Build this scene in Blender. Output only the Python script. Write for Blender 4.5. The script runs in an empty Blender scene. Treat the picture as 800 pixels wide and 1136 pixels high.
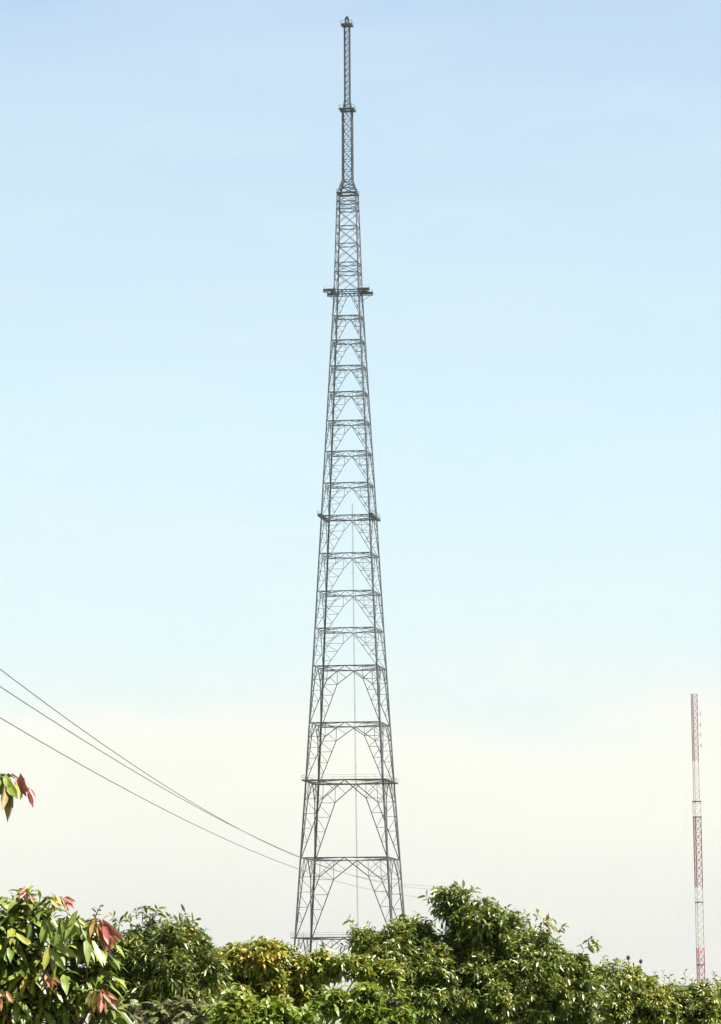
import bpy, math, random
import numpy as np
from mathutils import Vector, Matrix, noise

SC = bpy.context.scene
COL = SC.collection
R = math.radians

# ------------------------------------------------------------------ camera
F = 4580.0                      # focal length in photograph pixels (800 wide)
EYE = Vector((0.0, 0.0, 1.7))
PITCH = math.atan(562.0 / F)    # horizon at row 1130 of 1136
ROLL = R(0.27)
cam_d = bpy.data.cameras.new('camera')
cam_d.sensor_fit = 'HORIZONTAL'
cam_d.sensor_width = 36.0
cam_d.lens = F * 36.0 / 800.0
cam_d.clip_start = 0.5
cam_d.clip_end = 60000.0
cam = bpy.data.objects.new('camera', cam_d)
COL.objects.link(cam)
CAM_ROT = Matrix.Rotation(math.pi / 2 + PITCH, 4, 'X') @ Matrix.Rotation(-ROLL, 4, 'Z')
cam.matrix_world = Matrix.Translation(EYE) @ CAM_ROT
SC.camera = cam

# ------------------------------------------------------------------ sky and sun
EXPO = 1.8
SUN_EL, SUN_AZ = R(63), R(108)  # azimuth clockwise from the viewing direction (+Y): right, a little behind
world = bpy.data.worlds.new('World')
SC.world = world
world.use_nodes = True
wt = world.node_tree
wt.nodes.clear()


def N(t, kind, **kw):
    n = t.nodes.new(kind)
    for k, v in kw.items():
        setattr(n, k, v)
    return n


w_out = N(wt, 'ShaderNodeOutputWorld')
w_bg = N(wt, 'ShaderNodeBackground')
w_bg.inputs['Strength'].default_value = 0.1
w_sky = N(wt, 'ShaderNodeTexSky', sky_type='NISHITA', sun_disc=False, sun_elevation=SUN_EL,
          sun_rotation=SUN_AZ, air_density=1.0, dust_density=2.0, ozone_density=1.0)
w_tc = N(wt, 'ShaderNodeTexCoord')
w_map = N(wt, 'ShaderNodeMapping')
w_map.inputs['Scale'].default_value = (9.0, 9.0, 34.0)
w_noi = N(wt, 'ShaderNodeTexNoise')
w_noi.inputs['Scale'].default_value = 1.0
w_noi.inputs['Detail'].default_value = 4.0
w_noi.inputs['Roughness'].default_value = 0.5
w_sep = N(wt, 'ShaderNodeSeparateXYZ')
w_off = N(wt, 'ShaderNodeMath', operation='MULTIPLY_ADD')
w_off.inputs[1].default_value = 0.045
w_off.inputs[2].default_value = -0.0225
w_add = N(wt, 'ShaderNodeMath', operation='ADD')
w_mr = N(wt, 'ShaderNodeMapRange')
w_mr.inputs['From Min'].default_value = 0.0
w_mr.inputs['From Max'].default_value = 0.27
w_ramp = N(wt, 'ShaderNodeValToRGB')


def row_to_t(y):
    e = PITCH + math.atan((568.0 - y) / F)
    return max(0.0, min(1.0, math.sin(e) / 0.27))


def lin(c):
    return tuple(((v / 255) / 12.92 if v / 255 <= 0.04045 else ((v / 255 + 0.055) / 1.055) ** 2.4) for v in c)


# colour of the hazy sky with height (photo row -> sRGB)
SKY = [(1136, (231, 233, 226)), (1040, (234, 235, 228)), (940, (242, 243, 233)), (840, (250, 250, 238)), (815, (248, 250, 240)),
       (770, (235, 247, 244)), (690, (225, 246, 250)), (500, (216, 242, 252)), (300, (206, 234, 249)),
       (110, (198, 225, 246)), (0, (190, 218, 244))]
els = w_ramp.color_ramp.elements
while len(els) > 1:
    els.remove(els[-1])
for i, (y, c) in enumerate(SKY):
    e = els[0] if i == 0 else els.new(0.5)
    e.position = row_to_t(y)
    e.color = lin(c) + (1.0,)
e = els.new(1.0)
e.color = (0.36, 0.56, 0.86, 1.0)
w_x10 = N(wt, 'ShaderNodeVectorMath', operation='SCALE')
w_x10.inputs['Scale'].default_value = 10.0 / 2 ** EXPO
w_mix = N(wt, 'ShaderNodeMix', data_type='RGBA')
w_mix.inputs['Factor'].default_value = 1.0
w_hi = N(wt, 'ShaderNodeMapRange')          # above the photo's field the real sky model takes over
w_hi.inputs['From Min'].default_value = 0.25
w_hi.inputs['From Max'].default_value = 0.5
w_hi.inputs['To Min'].default_value = 0.0
w_hi.inputs['To Max'].default_value = 1.0
L = wt.links.new
L(w_tc.outputs['Generated'], w_map.inputs['Vector'])
L(w_map.outputs['Vector'], w_noi.inputs['Vector'])
L(w_tc.outputs['Generated'], w_sep.inputs[0])
L(w_noi.outputs['Fac'], w_off.inputs[0])
L(w_off.outputs[0], w_add.inputs[0])
L(w_sep.outputs['Z'], w_add.inputs[1])
L(w_add.outputs[0], w_mr.inputs['Value'])
L(w_mr.outputs['Result'], w_ramp.inputs['Fac'])
w_m2 = N(wt, 'ShaderNodeMapping')
w_m2.inputs['Scale'].default_value = (16.0, 16.0, 75.0)
w_m2.inputs['Rotation'].default_value = (0.0, R(4), 0.0)
w_n2 = N(wt, 'ShaderNodeTexNoise')
w_n2.inputs['Scale'].default_value = 1.0
w_n2.inputs['Detail'].default_value = 5.0
w_n2.inputs['Distortion'].default_value = 0.6
w_r2 = N(wt, 'ShaderNodeMapRange')
w_r2.inputs['From Min'].default_value = 0.48
w_r2.inputs['From Max'].default_value = 0.8
w_r2.inputs['To Max'].default_value = 0.2
w_cl = N(wt, 'ShaderNodeMix', data_type='RGBA')
w_cl.inputs['B'].default_value = (*lin((246, 249, 248)), 1)
L(w_tc.outputs['Generated'], w_m2.inputs['Vector'])
L(w_m2.outputs['Vector'], w_n2.inputs['Vector'])
L(w_n2.outputs['Fac'], w_r2.inputs['Value'])
L(w_r2.outputs['Result'], w_cl.inputs['Factor'])
L(w_ramp.outputs['Color'], w_cl.inputs['A'])
L(w_cl.outputs['Result'], w_x10.inputs[0])
L(w_sep.outputs['Z'], w_hi.inputs['Value'])
L(w_hi.outputs['Result'], w_mix.inputs['Factor'])
L(w_x10.outputs['Vector'], w_mix.inputs['A'])
w_skd = N(wt, 'ShaderNodeVectorMath', operation='SCALE')
w_skd.inputs['Scale'].default_value = 0.5    # Nishita at an effective strength of 0.05
L(w_sky.outputs['Color'], w_skd.inputs[0])
L(w_skd.outputs['Vector'], w_mix.inputs['B'])
L(w_mix.outputs['Result'], w_bg.inputs['Color'])
L(w_bg.outputs[0], w_out.inputs['Surface'])

sun_d = bpy.data.lights.new('sun', 'SUN')
sun_d.energy = 5.0
sun_d.angle = R(0.5)
sun_d.color = (1.0, 0.95, 0.86)
sun = bpy.data.objects.new('sun', sun_d)
COL.objects.link(sun)
SUN_DIR = Vector((math.sin(SUN_AZ) * math.cos(SUN_EL), math.cos(SUN_AZ) * math.cos(SUN_EL), math.sin(SUN_EL)))
sun.rotation_euler = SUN_DIR.to_track_quat('Z', 'Y').to_euler()
sun.location = (60, -60, 120)

vs = SC.view_settings
vs.view_transform = 'Standard'
vs.look = 'None'
vs.exposure = EXPO
vs.gamma = 1.0
vs.use_curve_mapping = False
SC.render.engine = 'CYCLES'

# ------------------------------------------------------------------ helpers
ROT3 = CAM_ROT.to_3x3()


def ray(px, py):
    return (ROT3 @ Vector(((px - 400.0) / F, (568.0 - py) / F, -1.0))).normalized()


def at(px, py, dist):
    """World point seen at photo pixel (px, py), at horizontal distance dist from the camera plane."""
    d = ray(px, py)
    return EYE + d * (dist / d.y)


def tag(o, label=None, cat=None, group=None, kind=None):
    if label: o['label'] = label
    if cat: o['category'] = cat
    if group: o['group'] = group
    if kind: o['kind'] = kind
    return o


def thing(name, loc, label, cat, group=None):
    o = bpy.data.objects.new(name, None)
    o.empty_display_size = 0.3
    COL.objects.link(o)
    o.location = loc
    return tag(o, label, cat, group)


def link_mesh(name, me, mat, parent=None):
    for m in (mat if isinstance(mat, (list, tuple)) else [mat]):
        me.materials.append(m)
    o = bpy.data.objects.new(name, me)
    COL.objects.link(o)
    if parent is not None:
        o.parent = parent
        p = Vector(parent.location)
        if parent.parent is not None:
            p = p + Vector(parent.parent.location)
        # geometry is written in world coordinates: shift it so that the parts sit on their parent
        me.transform(Matrix.Translation(-p))
    return o


class MB:
    """Collects bars, boxes and tubes into one mesh."""

    def __init__(self):
        self.v, self.f = [], []

    def add(self, verts, faces):
        b = len(self.v)
        self.v.extend([tuple(p) for p in verts])
        self.f.extend([tuple(b + i for i in f) for f in faces])

    def bar(self, p, q, w, toward=None, angle=False, t=0.22):
        """A straight steel member; angle=True makes an L profile."""
        p, q = Vector(p), Vector(q)
        d = q - p
        if d.length < 1e-5:
            return
        d.normalize()
        ref = Vector(toward) if toward is not None else Vector((0, 0, 1))
        if abs(d.dot(ref.normalized())) > 0.95:
            ref = Vector((0.31, 0.95, 0.1))
        a = d.cross(ref).normalized()
        b = a.cross(d).normalized()
        h = w / 2
        if angle:
            k = w * t
            prof = [(-h, -h), (h, -h), (h, -h + k), (-h + k, -h + k), (-h + k, h), (-h, h)]
        else:
            prof = [(-h, -h), (h, -h), (h, h), (-h, h)]
        n = len(prof)
        vs_ = [p + a * x + b * y for x, y in prof] + [q + a * x + b * y for x, y in prof]
        fs = [(i, (i + 1) % n, n + (i + 1) % n, n + i) for i in range(n)]
        fs += [tuple(reversed(range(n))), tuple(range(n, 2 * n))]
        self.add(vs_, fs)

    def box(self, c, half, ax=None):
        c = Vector(c)
        ax = ax or (Vector((1, 0, 0)), Vector((0, 1, 0)), Vector((0, 0, 1)))
        vs_ = [c + ax[0] * (half[0] * i) + ax[1] * (half[1] * j) + ax[2] * (half[2] * k)
               for k in (-1, 1) for j in (-1, 1) for i in (-1, 1)]
        self.add(vs_, [(0, 2, 3, 1), (4, 5, 7, 6), (0, 1, 5, 4), (2, 6, 7, 3), (0, 4, 6, 2), (1, 3, 7, 5)])

    def tube(self, pts, radii, n=6, cap=True):
        pts = [Vector(p) for p in pts]
        b0 = len(self.v)
        up = Vector((0.2, 0.3, 0.93))
        for i, p in enumerate(pts):
            d = (pts[min(i + 1, len(pts) - 1)] - pts[max(i - 1, 0)])
            d = d.normalized() if d.length > 1e-9 else Vector((0, 0, 1))
            a = d.cross(up)
            if a.length < 0.05:
                a = d.cross(Vector((1, 0, 0)))
            a.normalize()
            b = d.cross(a)
            r = radii[i] if isinstance(radii, (list, tuple)) else radii
            for k in range(n):
                t = 2 * math.pi * k / n
                self.v.append(tuple(p + a * (r * math.cos(t)) + b * (r * math.sin(t))))
        for i in range(len(pts) - 1):
            for k in range(n):
                k2 = (k + 1) % n
                self.f.append((b0 + i * n + k, b0 + i * n + k2, b0 + (i + 1) * n + k2, b0 + (i + 1) * n + k))
        if cap:
            self.f.append(tuple(b0 + k for k in reversed(range(n))))
            self.f.append(tuple(b0 + (len(pts) - 1) * n + k for k in range(n)))

    def build(self, name, mat, parent=None, smooth=False):
        me = bpy.data.meshes.new(name)
        me.from_pydata(self.v, [], self.f)
        me.validate()
        if smooth:
            me.polygons.foreach_set('use_smooth', [True] * len(me.polygons))
        me.update()
        return link_mesh(name, me, mat, parent)


# ------------------------------------------------------------------ materials
def mat_noise(name, c1, c2, scale, rough=0.6, metal=0.0, bump=0.0, detail=6.0, c3=None):
    m = bpy.data.materials.new(name)
    m.use_nodes = True
    t = m.node_tree
    b = t.nodes['Principled BSDF']
    tc = N(t, 'ShaderNodeTexCoord')
    no = N(t, 'ShaderNodeTexNoise')
    no.inputs['Scale'].default_value = scale
    no.inputs['Detail'].default_value = detail
    rp = N(t, 'ShaderNodeValToRGB')
    rp.color_ramp.elements[0].position = 0.3
    rp.color_ramp.elements[0].color = (*c1, 1)
    rp.color_ramp.elements[1].position = 0.7
    rp.color_ramp.elements[1].color = (*c2, 1)
    if c3:
        e_ = rp.color_ramp.elements.new(0.5)
        e_.color = (*c3, 1)
    t.links.new(tc.outputs['Object'], no.inputs['Vector'])
    t.links.new(no.outputs['Fac'], rp.inputs['Fac'])
    t.links.new(rp.outputs['Color'], b.inputs['Base Color'])
    b.inputs['Roughness'].default_value = rough
    b.inputs['Metallic'].default_value = metal
    if bump:
        bp = N(t, 'ShaderNodeBump')
        bp.inputs['Strength'].default_value = bump
        t.links.new(no.outputs['Fac'], bp.inputs['Height'])
        t.links.new(bp.outputs['Normal'], b.inputs['Normal'])
    return m


M_STEEL = mat_noise('weathered_steel', (0.016, 0.022, 0.032), (0.055, 0.062, 0.074), 0.25, 0.6, 0.0)
M_DECK = mat_noise('walkway_steel', (0.008, 0.012, 0.02), (0.018, 0.024, 0.034), 0.6, 0.6, 0.0)
M_CABLE = mat_noise('feeder_cable_grey', (0.40, 0.44, 0.46), (0.5, 0.53, 0.55), 0.5, 0.6)
M_RED = mat_noise('faded_red_paint', (0.24, 0.05, 0.06), (0.34, 0.09, 0.11), 0.5, 0.5)
M_DKRED = mat_noise('dark_red_paint', (0.13, 0.04, 0.04), (0.21, 0.07, 0.07), 0.5, 0.5)
M_WHITE = mat_noise('chalky_white_paint', (0.34, 0.31, 0.29), (0.5, 0.46, 0.43), 0.5, 0.6)
M_WIRE = mat_noise('aluminium_wire', (0.05, 0.05, 0.05), (0.09, 0.09, 0.09), 2.0, 0.5, 0.0)
M_WOOD = mat_noise('weathered_pole_wood', (0.12, 0.09, 0.06), (0.22, 0.17, 0.12), 6.0, 0.85, bump=0.3)
M_PORC = mat_noise('brown_porcelain', (0.08, 0.035, 0.02), (0.14, 0.06, 0.03), 8.0, 0.25)
M_BARK = mat_noise('bark', (0.06, 0.045, 0.03), (0.17, 0.13, 0.09), 14.0, 0.9, bump=0.6)
M_TWIG = mat_noise('green_brown_twig', (0.07, 0.06, 0.025), (0.13, 0.11, 0.05), 20.0, 0.8)
M_REDTWIG = mat_noise('reddish_twig', (0.16, 0.06, 0.04), (0.22, 0.10, 0.06), 20.0, 0.7)
M_POD = mat_noise('dry_dark_pod', (0.02, 0.015, 0.012), (0.05, 0.035, 0.025), 60.0, 0.8)
M_GROUND = mat_noise('dry_grass_soil', (0.05, 0.06, 0.02), (0.12, 0.10, 0.05), 0.35, 0.95, bump=0.4, detail=10.0,
                     c3=(0.09, 0.12, 0.035))


def mat_leaf(name, stops, rough=0.42, trans=0.28, tcol=(0.24, 0.30, 0.03), spec=0.45):
    """stops: (position, colour) along the per-leaf random value."""
    m = bpy.data.materials.new(name)
    m.use_nodes = True
    t = m.node_tree
    b = t.nodes['Principled BSDF']
    out = t.nodes['Material Output']
    at_ = N(t, 'ShaderNodeAttribute', attribute_name='leaf_random')
    rp = N(t, 'ShaderNodeValToRGB')
    es = rp.color_ramp.elements
    es[0].position, es[0].color = stops[0][0], (*stops[0][1], 1)
    es[1].position, es[1].color = stops[-1][0], (*stops[-1][1], 1)
    for p_, c_ in stops[1:-1]:
        e_ = es.new(p_)
        e_.color = (*c_, 1)
    tc = N(t, 'ShaderNodeTexCoord')
    no = N(t, 'ShaderNodeTexNoise')
    no.inputs['Scale'].default_value = 26.0
    no.inputs['Detail'].default_value = 3.0
    mr = N(t, 'ShaderNodeMapRange')
    mr.inputs['From Min'].default_value = 0.3
    mr.inputs['From Max'].default_value = 0.7
    mr.inputs['To Min'].default_value = 0.72
    mr.inputs['To Max'].default_value = 1.25
    mul = N(t, 'ShaderNodeVectorMath', operation='SCALE')
    tr = N(t, 'ShaderNodeBsdfTranslucent')
    tm = N(t, 'ShaderNodeMix', data_type='RGBA')
    tm.inputs['Factor'].default_value = 0.5
    tm.inputs['B'].default_value = (*tcol, 1)
    mx = N(t, 'ShaderNodeMixShader')
    mx.inputs[0].default_value = trans
    k = t.links.new
    k(at_.outputs['Fac'], rp.inputs['Fac'])
    k(tc.outputs['Object'], no.inputs['Vector'])
    k(no.outputs['Fac'], mr.inputs['Value'])
    k(rp.outputs['Color'], mul.inputs[0])
    k(mr.outputs['Result'], mul.inputs['Scale'])
    ed = N(t, 'ShaderNodeAttribute', attribute_name='leaf_edge')
    er = N(t, 'ShaderNodeMapRange')                 # paler midrib, slightly yellowed rim
    er.inputs['From Max'].default_value = 0.22
    er.inputs['To Min'].default_value = 1.6
    er.inputs['To Max'].default_value = 1.0
    rib = N(t, 'ShaderNodeVectorMath', operation='SCALE')
    k(ed.outputs['Fac'], er.inputs['Value'])
    k(mul.outputs['Vector'], rib.inputs[0])
    k(er.outputs['Result'], rib.inputs['Scale'])
    k(rib.outputs['Vector'], b.inputs['Base Color'])
    k(rib.outputs['Vector'], tm.inputs['A'])
    k(tm.outputs['Result'], tr.inputs['Color'])
    b.inputs['Roughness'].default_value = rough
    b.inputs['Specular IOR Level'].default_value = spec
    k(b.outputs[0], mx.inputs[1])
    k(tr.outputs[0], mx.inputs[2])
    k(mx.outputs[0], out.inputs['Surface'])
    return m


L_BROAD = mat_leaf('broad_leaf', [(0.0, (0.050, 0.082, 0.010)), (0.45, (0.090, 0.129, 0.017)), (0.85, (0.163, 0.189, 0.030)),
                                  (1.0, (0.296, 0.219, 0.021))], 0.38, 0.19)
L_YOUNG = mat_leaf('young_red_leaf', [(0.0, (0.20, 0.20, 0.045)), (0.3, (0.26, 0.15, 0.04)), (0.6, (0.24, 0.06, 0.04)),
                                      (0.85, (0.28, 0.08, 0.06)), (1.0, (0.30, 0.16, 0.10))], 0.45, 0.25, (0.30, 0.12, 0.05))
L_FINE = mat_leaf('fine_leaf', [(0.0, (0.045, 0.074, 0.012)), (0.6, (0.097, 0.129, 0.019)), (0.92, (0.194, 0.189, 0.026)),
                                (1.0, (0.323, 0.219, 0.028))], 0.42, 0.19)
L_CREEP = mat_leaf('creeper_leaf', [(0.0, (0.066, 0.102, 0.010)), (0.5, (0.138, 0.168, 0.017)), (0.85, (0.244, 0.222, 0.026)),
                                    (1.0, (0.323, 0.205, 0.028))], 0.42, 0.19)
L_BUSH = mat_leaf('bush_leaf', [(0.0, (0.050, 0.082, 0.012)), (0.6, (0.097, 0.129, 0.021)), (0.93, (0.179, 0.183, 0.030)),
                                (1.0, (0.269, 0.193, 0.028))], 0.38, 0.19)
L_RIGHT = mat_leaf('hedge_leaf', [(0.0, (0.058, 0.088, 0.012)), (0.6, (0.123, 0.156, 0.019)), (0.92, (0.211, 0.203, 0.026)),
                                  (1.0, (0.269, 0.205, 0.028))], 0.42, 0.19)
L_LIME = mat_leaf('lime_leaf', [(0.0, (0.06, 0.095, 0.012)), (0.5, (0.115, 0.165, 0.018)), (0.9, (0.20, 0.22, 0.022)),
                                (1.0, (0.28, 0.20, 0.03))], 0.42, 0.3, (0.26, 0.34, 0.03))
L_FERN = mat_leaf('feathery_leaf', [(0.0, (0.079, 0.100, 0.030)), (0.6, (0.143, 0.159, 0.050)), (1.0, (0.206, 0.212, 0.060))],
                  0.45, 0.25)

# ------------------------------------------------------------------ ground
g = MB()
gs, gn = 1500.0, 40
rng0 = random.Random(5)
for j in range(gn + 1):
    for i in range(gn + 1):
        x = (i / gn * 2 - 1)
        y = (j / gn * 2 - 1)
        x, y = math.copysign(abs(x) ** 2.2, x) * gs, math.copysign(abs(y) ** 2.2, y) * gs
        g.v.append((x, y + 700, 0.10 * noise.noise(Vector((x * 0.05, y * 0.05, 0)))))
for j in range(gn):
    for i in range(gn):
        a = j * (gn + 1) + i
        g.f.append((a, a + 1, a + gn + 2, a + gn + 1))
tag(g.build('ground', M_GROUND, smooth=True), kind='structure')

HAZE = 0.000025
if HAZE:
    hz = MB()
    hz.box((0, 700, 132.0), (1520, 1520, 133.5))
    mh = bpy.data.materials.new('thin_haze')
    mh.use_nodes = True
    mh.node_tree.nodes.clear()
    ho_ = N(mh.node_tree, 'ShaderNodeOutputMaterial')
    pv = N(mh.node_tree, 'ShaderNodeVolumePrincipled')
    pv.inputs['Color'].default_value = (0.95, 0.94, 0.90, 1)
    pv.inputs['Density'].default_value = HAZE
    mh.node_tree.links.new(pv.outputs[0], ho_.inputs['Volume'])
    tag(hz.build('haze', mh), kind='stuff')

# ------------------------------------------------------------------ main lattice tower
D_T = 916.0
PSI = R(8.5)
base_px = 389.9
AX = at(base_px, 1130, D_T)
AX.z = 0.0
TU = Vector((math.cos(PSI), math.sin(-PSI), 0))     # across the near face
TV = Vector((math.sin(PSI), math.cos(PSI), 0))      # away from the camera


def tower_z(y, s=0.0):
    e_ = PITCH + math.atan((568.0 - y) / F)
    return EYE.z + (D_T - s / 2) * math.tan(e_)


# row -> total width in photo pixels
WID = [(213, 23.6), (321, 31.0), (571, 60.8), (738, 80.8), (865, 97.0), (1040, 122.0), (1150, 138.0)]


def px_to_m(w, y):
    e_ = PITCH + math.atan((568.0 - y) / F)
    depth = D_T / math.cos(e_) * math.cos(e_ - PITCH)
    return w * depth / F


def side_row(y):
    for (y0, w0), (y1, w1) in zip(WID, WID[1:]):
        if y <= y1:
            w = w0 + (w1 - w0) * (y - y0) / (y1 - y0)
            break
    return px_to_m(w, y) / (math.cos(PSI) + math.sin(PSI))


LEVELS = [213, 222.5, 231, 250, 269.5, 290.5, 301, 321, 349.5, 376.5, 405, 434, 466, 500, 535, 571, 613, 655, 696,
          738, 801, 865, 951, 1040]
LV = [(tower_z(y, side_row(y)), side_row(y)) for y in LEVELS]
LV.append((0.25, side_row(1139)))


def side_at(z):
    for (z0, s0), (z1, s1) in zip(LV, LV[1:]):
        if z >= z1:
            return s0 + (s1 - s0) * (z - z0) / (z1 - z0)
    return LV[-1][1]


def corner(k, z, s=None):
    s = side_at(z) if s is None else s
    sx, sy = [(-1, -1), (1, -1), (1, 1), (-1, 1)][k]
    return AX + TU * (sx * s / 2) + TV * (sy * s / 2) + Vector((0, 0, z))


tower = thing('lattice_tower', AX, 'tall grey steel lattice broadcasting tower with stepped mast rising above the bushes',
              'tower')
for k in range(4):
    m = MB()
    for i in range(len(LV) - 1):
        z0, s0 = LV[i]
        z1, s1 = LV[i + 1]
        w = 0.17 + 0.18 * min(1.0, (LV[0][0] - z0) / 130.0)
        inward = AX + Vector((0, 0, z0)) - corner(k, z0, s0)
        m.bar(corner(k, z0, s0), corner(k, z1, s1), w, toward=inward, angle=True, t=0.4)
    o = m.build('leg', M_STEEL, tower)
    f = MB()
    c = corner(k, 0.25)
    f.box((c.x, c.y, 0.2), (1.1, 1.1, 0.35))
    f.build('footing', mat_noise('footing_concrete', (0.28, 0.27, 0.25), (0.4, 0.39, 0.36), 2.0, 0.9), o)


def fp(k, z0, s0, z1, s1, u, t):
    """Point on face k of a panel: u from -1 to 1 across, t from 0 (top) to 1 (bottom)."""
    z = z0 + (z1 - z0) * t
    s = s0 + (s1 - s0) * t
    a, b = corner(k, z, s), corner((k + 1) % 4, z, s)
    return a + (b - a) * ((u + 1) / 2)


for i in range(len(LV) - 1):
    z0, s0 = LV[i]
    z1, s1 = LV[i + 1]
    h = z0 - z1
    m = MB()
    for k in range(4):
        P = lambda u, t: fp(k, z0, s0, z1, s1, u, t)
        nrm = (corner((k + 1) % 4, z0, s0) - corner(k, z0, s0)).cross(Vector((0, 0, 1)))
        B = lambda a, b, w: m.bar(P(*a), P(*b), w, toward=nrm, angle=True, t=0.35)
        big = LEVELS[min(i, len(LEVELS) - 1)] >= 321
        if not big:
            B((-1, 0), (1, 0), 0.15)
            B((-1, 0), (1, 1), 0.10)
            B((1, 0), (-1, 1), 0.10)
            B((-1, 0.5), (-0.5, 0.25), 0.09)
            B((1, 0.5), (0.5, 0.25), 0.09)
            continue
        large = h > 9.0
        wh, wd, wr = (0.19, 0.165, 0.10) if large else (0.135, 0.115, 0.08)
        if h > 14:
            wd = 0.20
        B((-1, 0), (1, 0), wh)
        K, kt = (0.55, 0.24) if large else (0.37, 0.27)
        for sg in (-1, 1):
            B((0, 0), (sg * K, kt), wd)
            B((sg * K, kt), (sg * 0.99, 1.0), wd)
            B((sg * K, kt), (sg * 1, kt), wr)
            B((sg * K, kt), (sg * K, 0), wr)
            B((sg * K, 0), (sg * 1, kt), wr)
            B((sg * K, 0), (sg * K / 2, kt / 2), wr)
            def dg(t_):
                return sg * (K + (0.99 - K) * (t_ - kt) / (1 - kt))
            cuts = [kt, 0.43, 0.62, 0.80] if large else [kt, 0.48, 0.72]
            B((sg * 1, kt), (dg(cuts[1]), cuts[1]), wr)
            for a_, b_ in zip(cuts[1:], cuts[2:] + [None]):
                B((dg(a_), a_), (sg * 1, a_), wr)
                if b_:
                    B((sg * 1, a_), (dg(b_), b_), wr)
            if large:
                B((sg * 0.775, 0.12), (sg * K, kt), wr)
    # plan bracing at the top of the panel
    C = [corner(k, z0, s0) for k in range(4)]
    MID = [(C[k] + C[(k + 1) % 4]) / 2 for k in range(4)]
    wp = 0.16 if s0 > 6 else 0.10
    for k in range(4):
        m.bar(MID[k], MID[(k + 1) % 4], wp, angle=True)
        q1 = (C[k] * 3 + C[(k + 1) % 4]) / 4
        q2 = (C[k] * 3 + C[(k - 1) % 4]) / 4
        if s0 > 6:
            m.bar(q1, q2, wp * 0.8, angle=True)
            m.bar(C[k], (MID[k] + MID[(k - 1) % 4]) / 2, wp * 0.8, angle=True)
    m.build('bracing_panel', M_STEEL, tower)


def walkway(row, out, rail=1.1, sides=(0, 1, 2, 3), wdk=1.0, thick=0.14, posts=9, inner=True, name='walkway'):
    """Gallery round the tower at a photo row; out is how far it stands out in metres."""
    s = side_row(row)
    z = tower_z(row, s)
    ho = s / 2 + out
    for k in sides:
        d, rl = MB(), MB()
        a_dir, b_dir = [(TU, -TV), (TV, TU), (-TU, TV), (-TV, -TU)][k]
        c = AX + b_dir * (ho - wdk / 2) + Vector((0, 0, z + 0.002 * k))
        d.box(c, (ho if k % 2 else ho - wdk - 0.004, wdk / 2, thick / 2), (a_dir, b_dir, Vector((0, 0, 1))))
        e0 = AX + b_dir * ho - a_dir * ho + Vector((0, 0, z))
        e1 = AX + b_dir * ho + a_dir * ho + Vector((0, 0, z))
        for hh in (rail, rail * 0.55):
            rl.bar(e0 + Vector((0, 0, hh)), e1 + Vector((0, 0, hh)), 0.035)
        for j in range(posts):
            p = e0.lerp(e1, j / (posts - 1))
            rl.bar(p, p + Vector((0, 0, rail)), 0.035)
        r = d.build(name, M_DECK, tower)
        rl.build('railing', M_STEEL, r)


walkway(571, 0.8, wdk=0.85, thick=0.5, sides=(1, 3))
walkway(571, 0.1, wdk=0.4, thick=0.22, rail=0.9, sides=(2,))
walkway(865, 0.9, wdk=0.9, thick=0.26)
walkway(1040, 0.9, wdk=0.9, thick=0.16)
walkway(213, 0.15, wdk=0.7, thick=0.3, rail=0.9, posts=5)

# antenna gallery at row 321: long beams past both sides and a deck on each side
s = side_row(321)
z = tower_z(321, s)
m = MB()
ext = px_to_m(51.5, 321) / 2
for sg in (-1, 1):
    c = AX + TV * (sg * s / 2) + Vector((0, 0, z))
    sh = TU * 0.0
    m.bar(c - TU * s * 0.6, c + TU * s * 0.6, 0.2)
    m.bar(c - TU * ext, c - TU * s * 0.45, 0.55)
    m.bar(c + TU * s * 0.45, c + TU * ext, 0.55)
    m.bar(c - TU * ext + Vector((0, 0, -0.5)), c + TU * ext + Vector((0, 0, -0.55)), 0.14)
    for j in range(13):
        q = -ext + 2 * ext * j / 12
        m.bar(c + TU * q, c + TU * q + Vector((0, 0, -0.5)), 0.08)
gal = m.build('antenna_gallery', M_DECK, tower)
for sg in (-1, 1):
    m = MB()
    c = AX + TU * (sg * (s / 2 + 0.75)) + Vector((0, 0, z + 0.2))
    m.box(c, (0.55, s / 2 + 0.2, 0.09), (TU, TV, Vector((0, 0, 1))))
    for e2 in (0.3, 1.2):
        cc = AX + TU * (sg * (s / 2 + e2)) + Vector((0, 0, z + 0.3))
        m.bar(cc - TV * (s / 2), cc + TV * (s / 2), 0.12)
    m.build('side_deck', M_DECK, gal)
    for sv in (-1, 1):
        m = MB()
        c = AX + TU * (sg * ext * 0.98) + TV * (sv * s / 2) + Vector((0, 0, z))
        m.bar(c, c + Vector((0, 0, 0.9)), 0.06)
        q = c - TU * (sg * (ext - s / 2) * 0.9)
        m.bar(c + Vector((0, 0, 0.9)), q + Vector((0, 0, 0.9)), 0.04)
        m.bar(q, q + Vector((0, 0, 0.9)), 0.06)
        m.build('railing', M_STEEL, gal)
        m = MB()
        m.bar(c + Vector((0, 0, -0.2)), q + Vector((0, 0, -1.7)), 0.10)
        m.build('strut', M_STEEL, gal)


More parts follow.
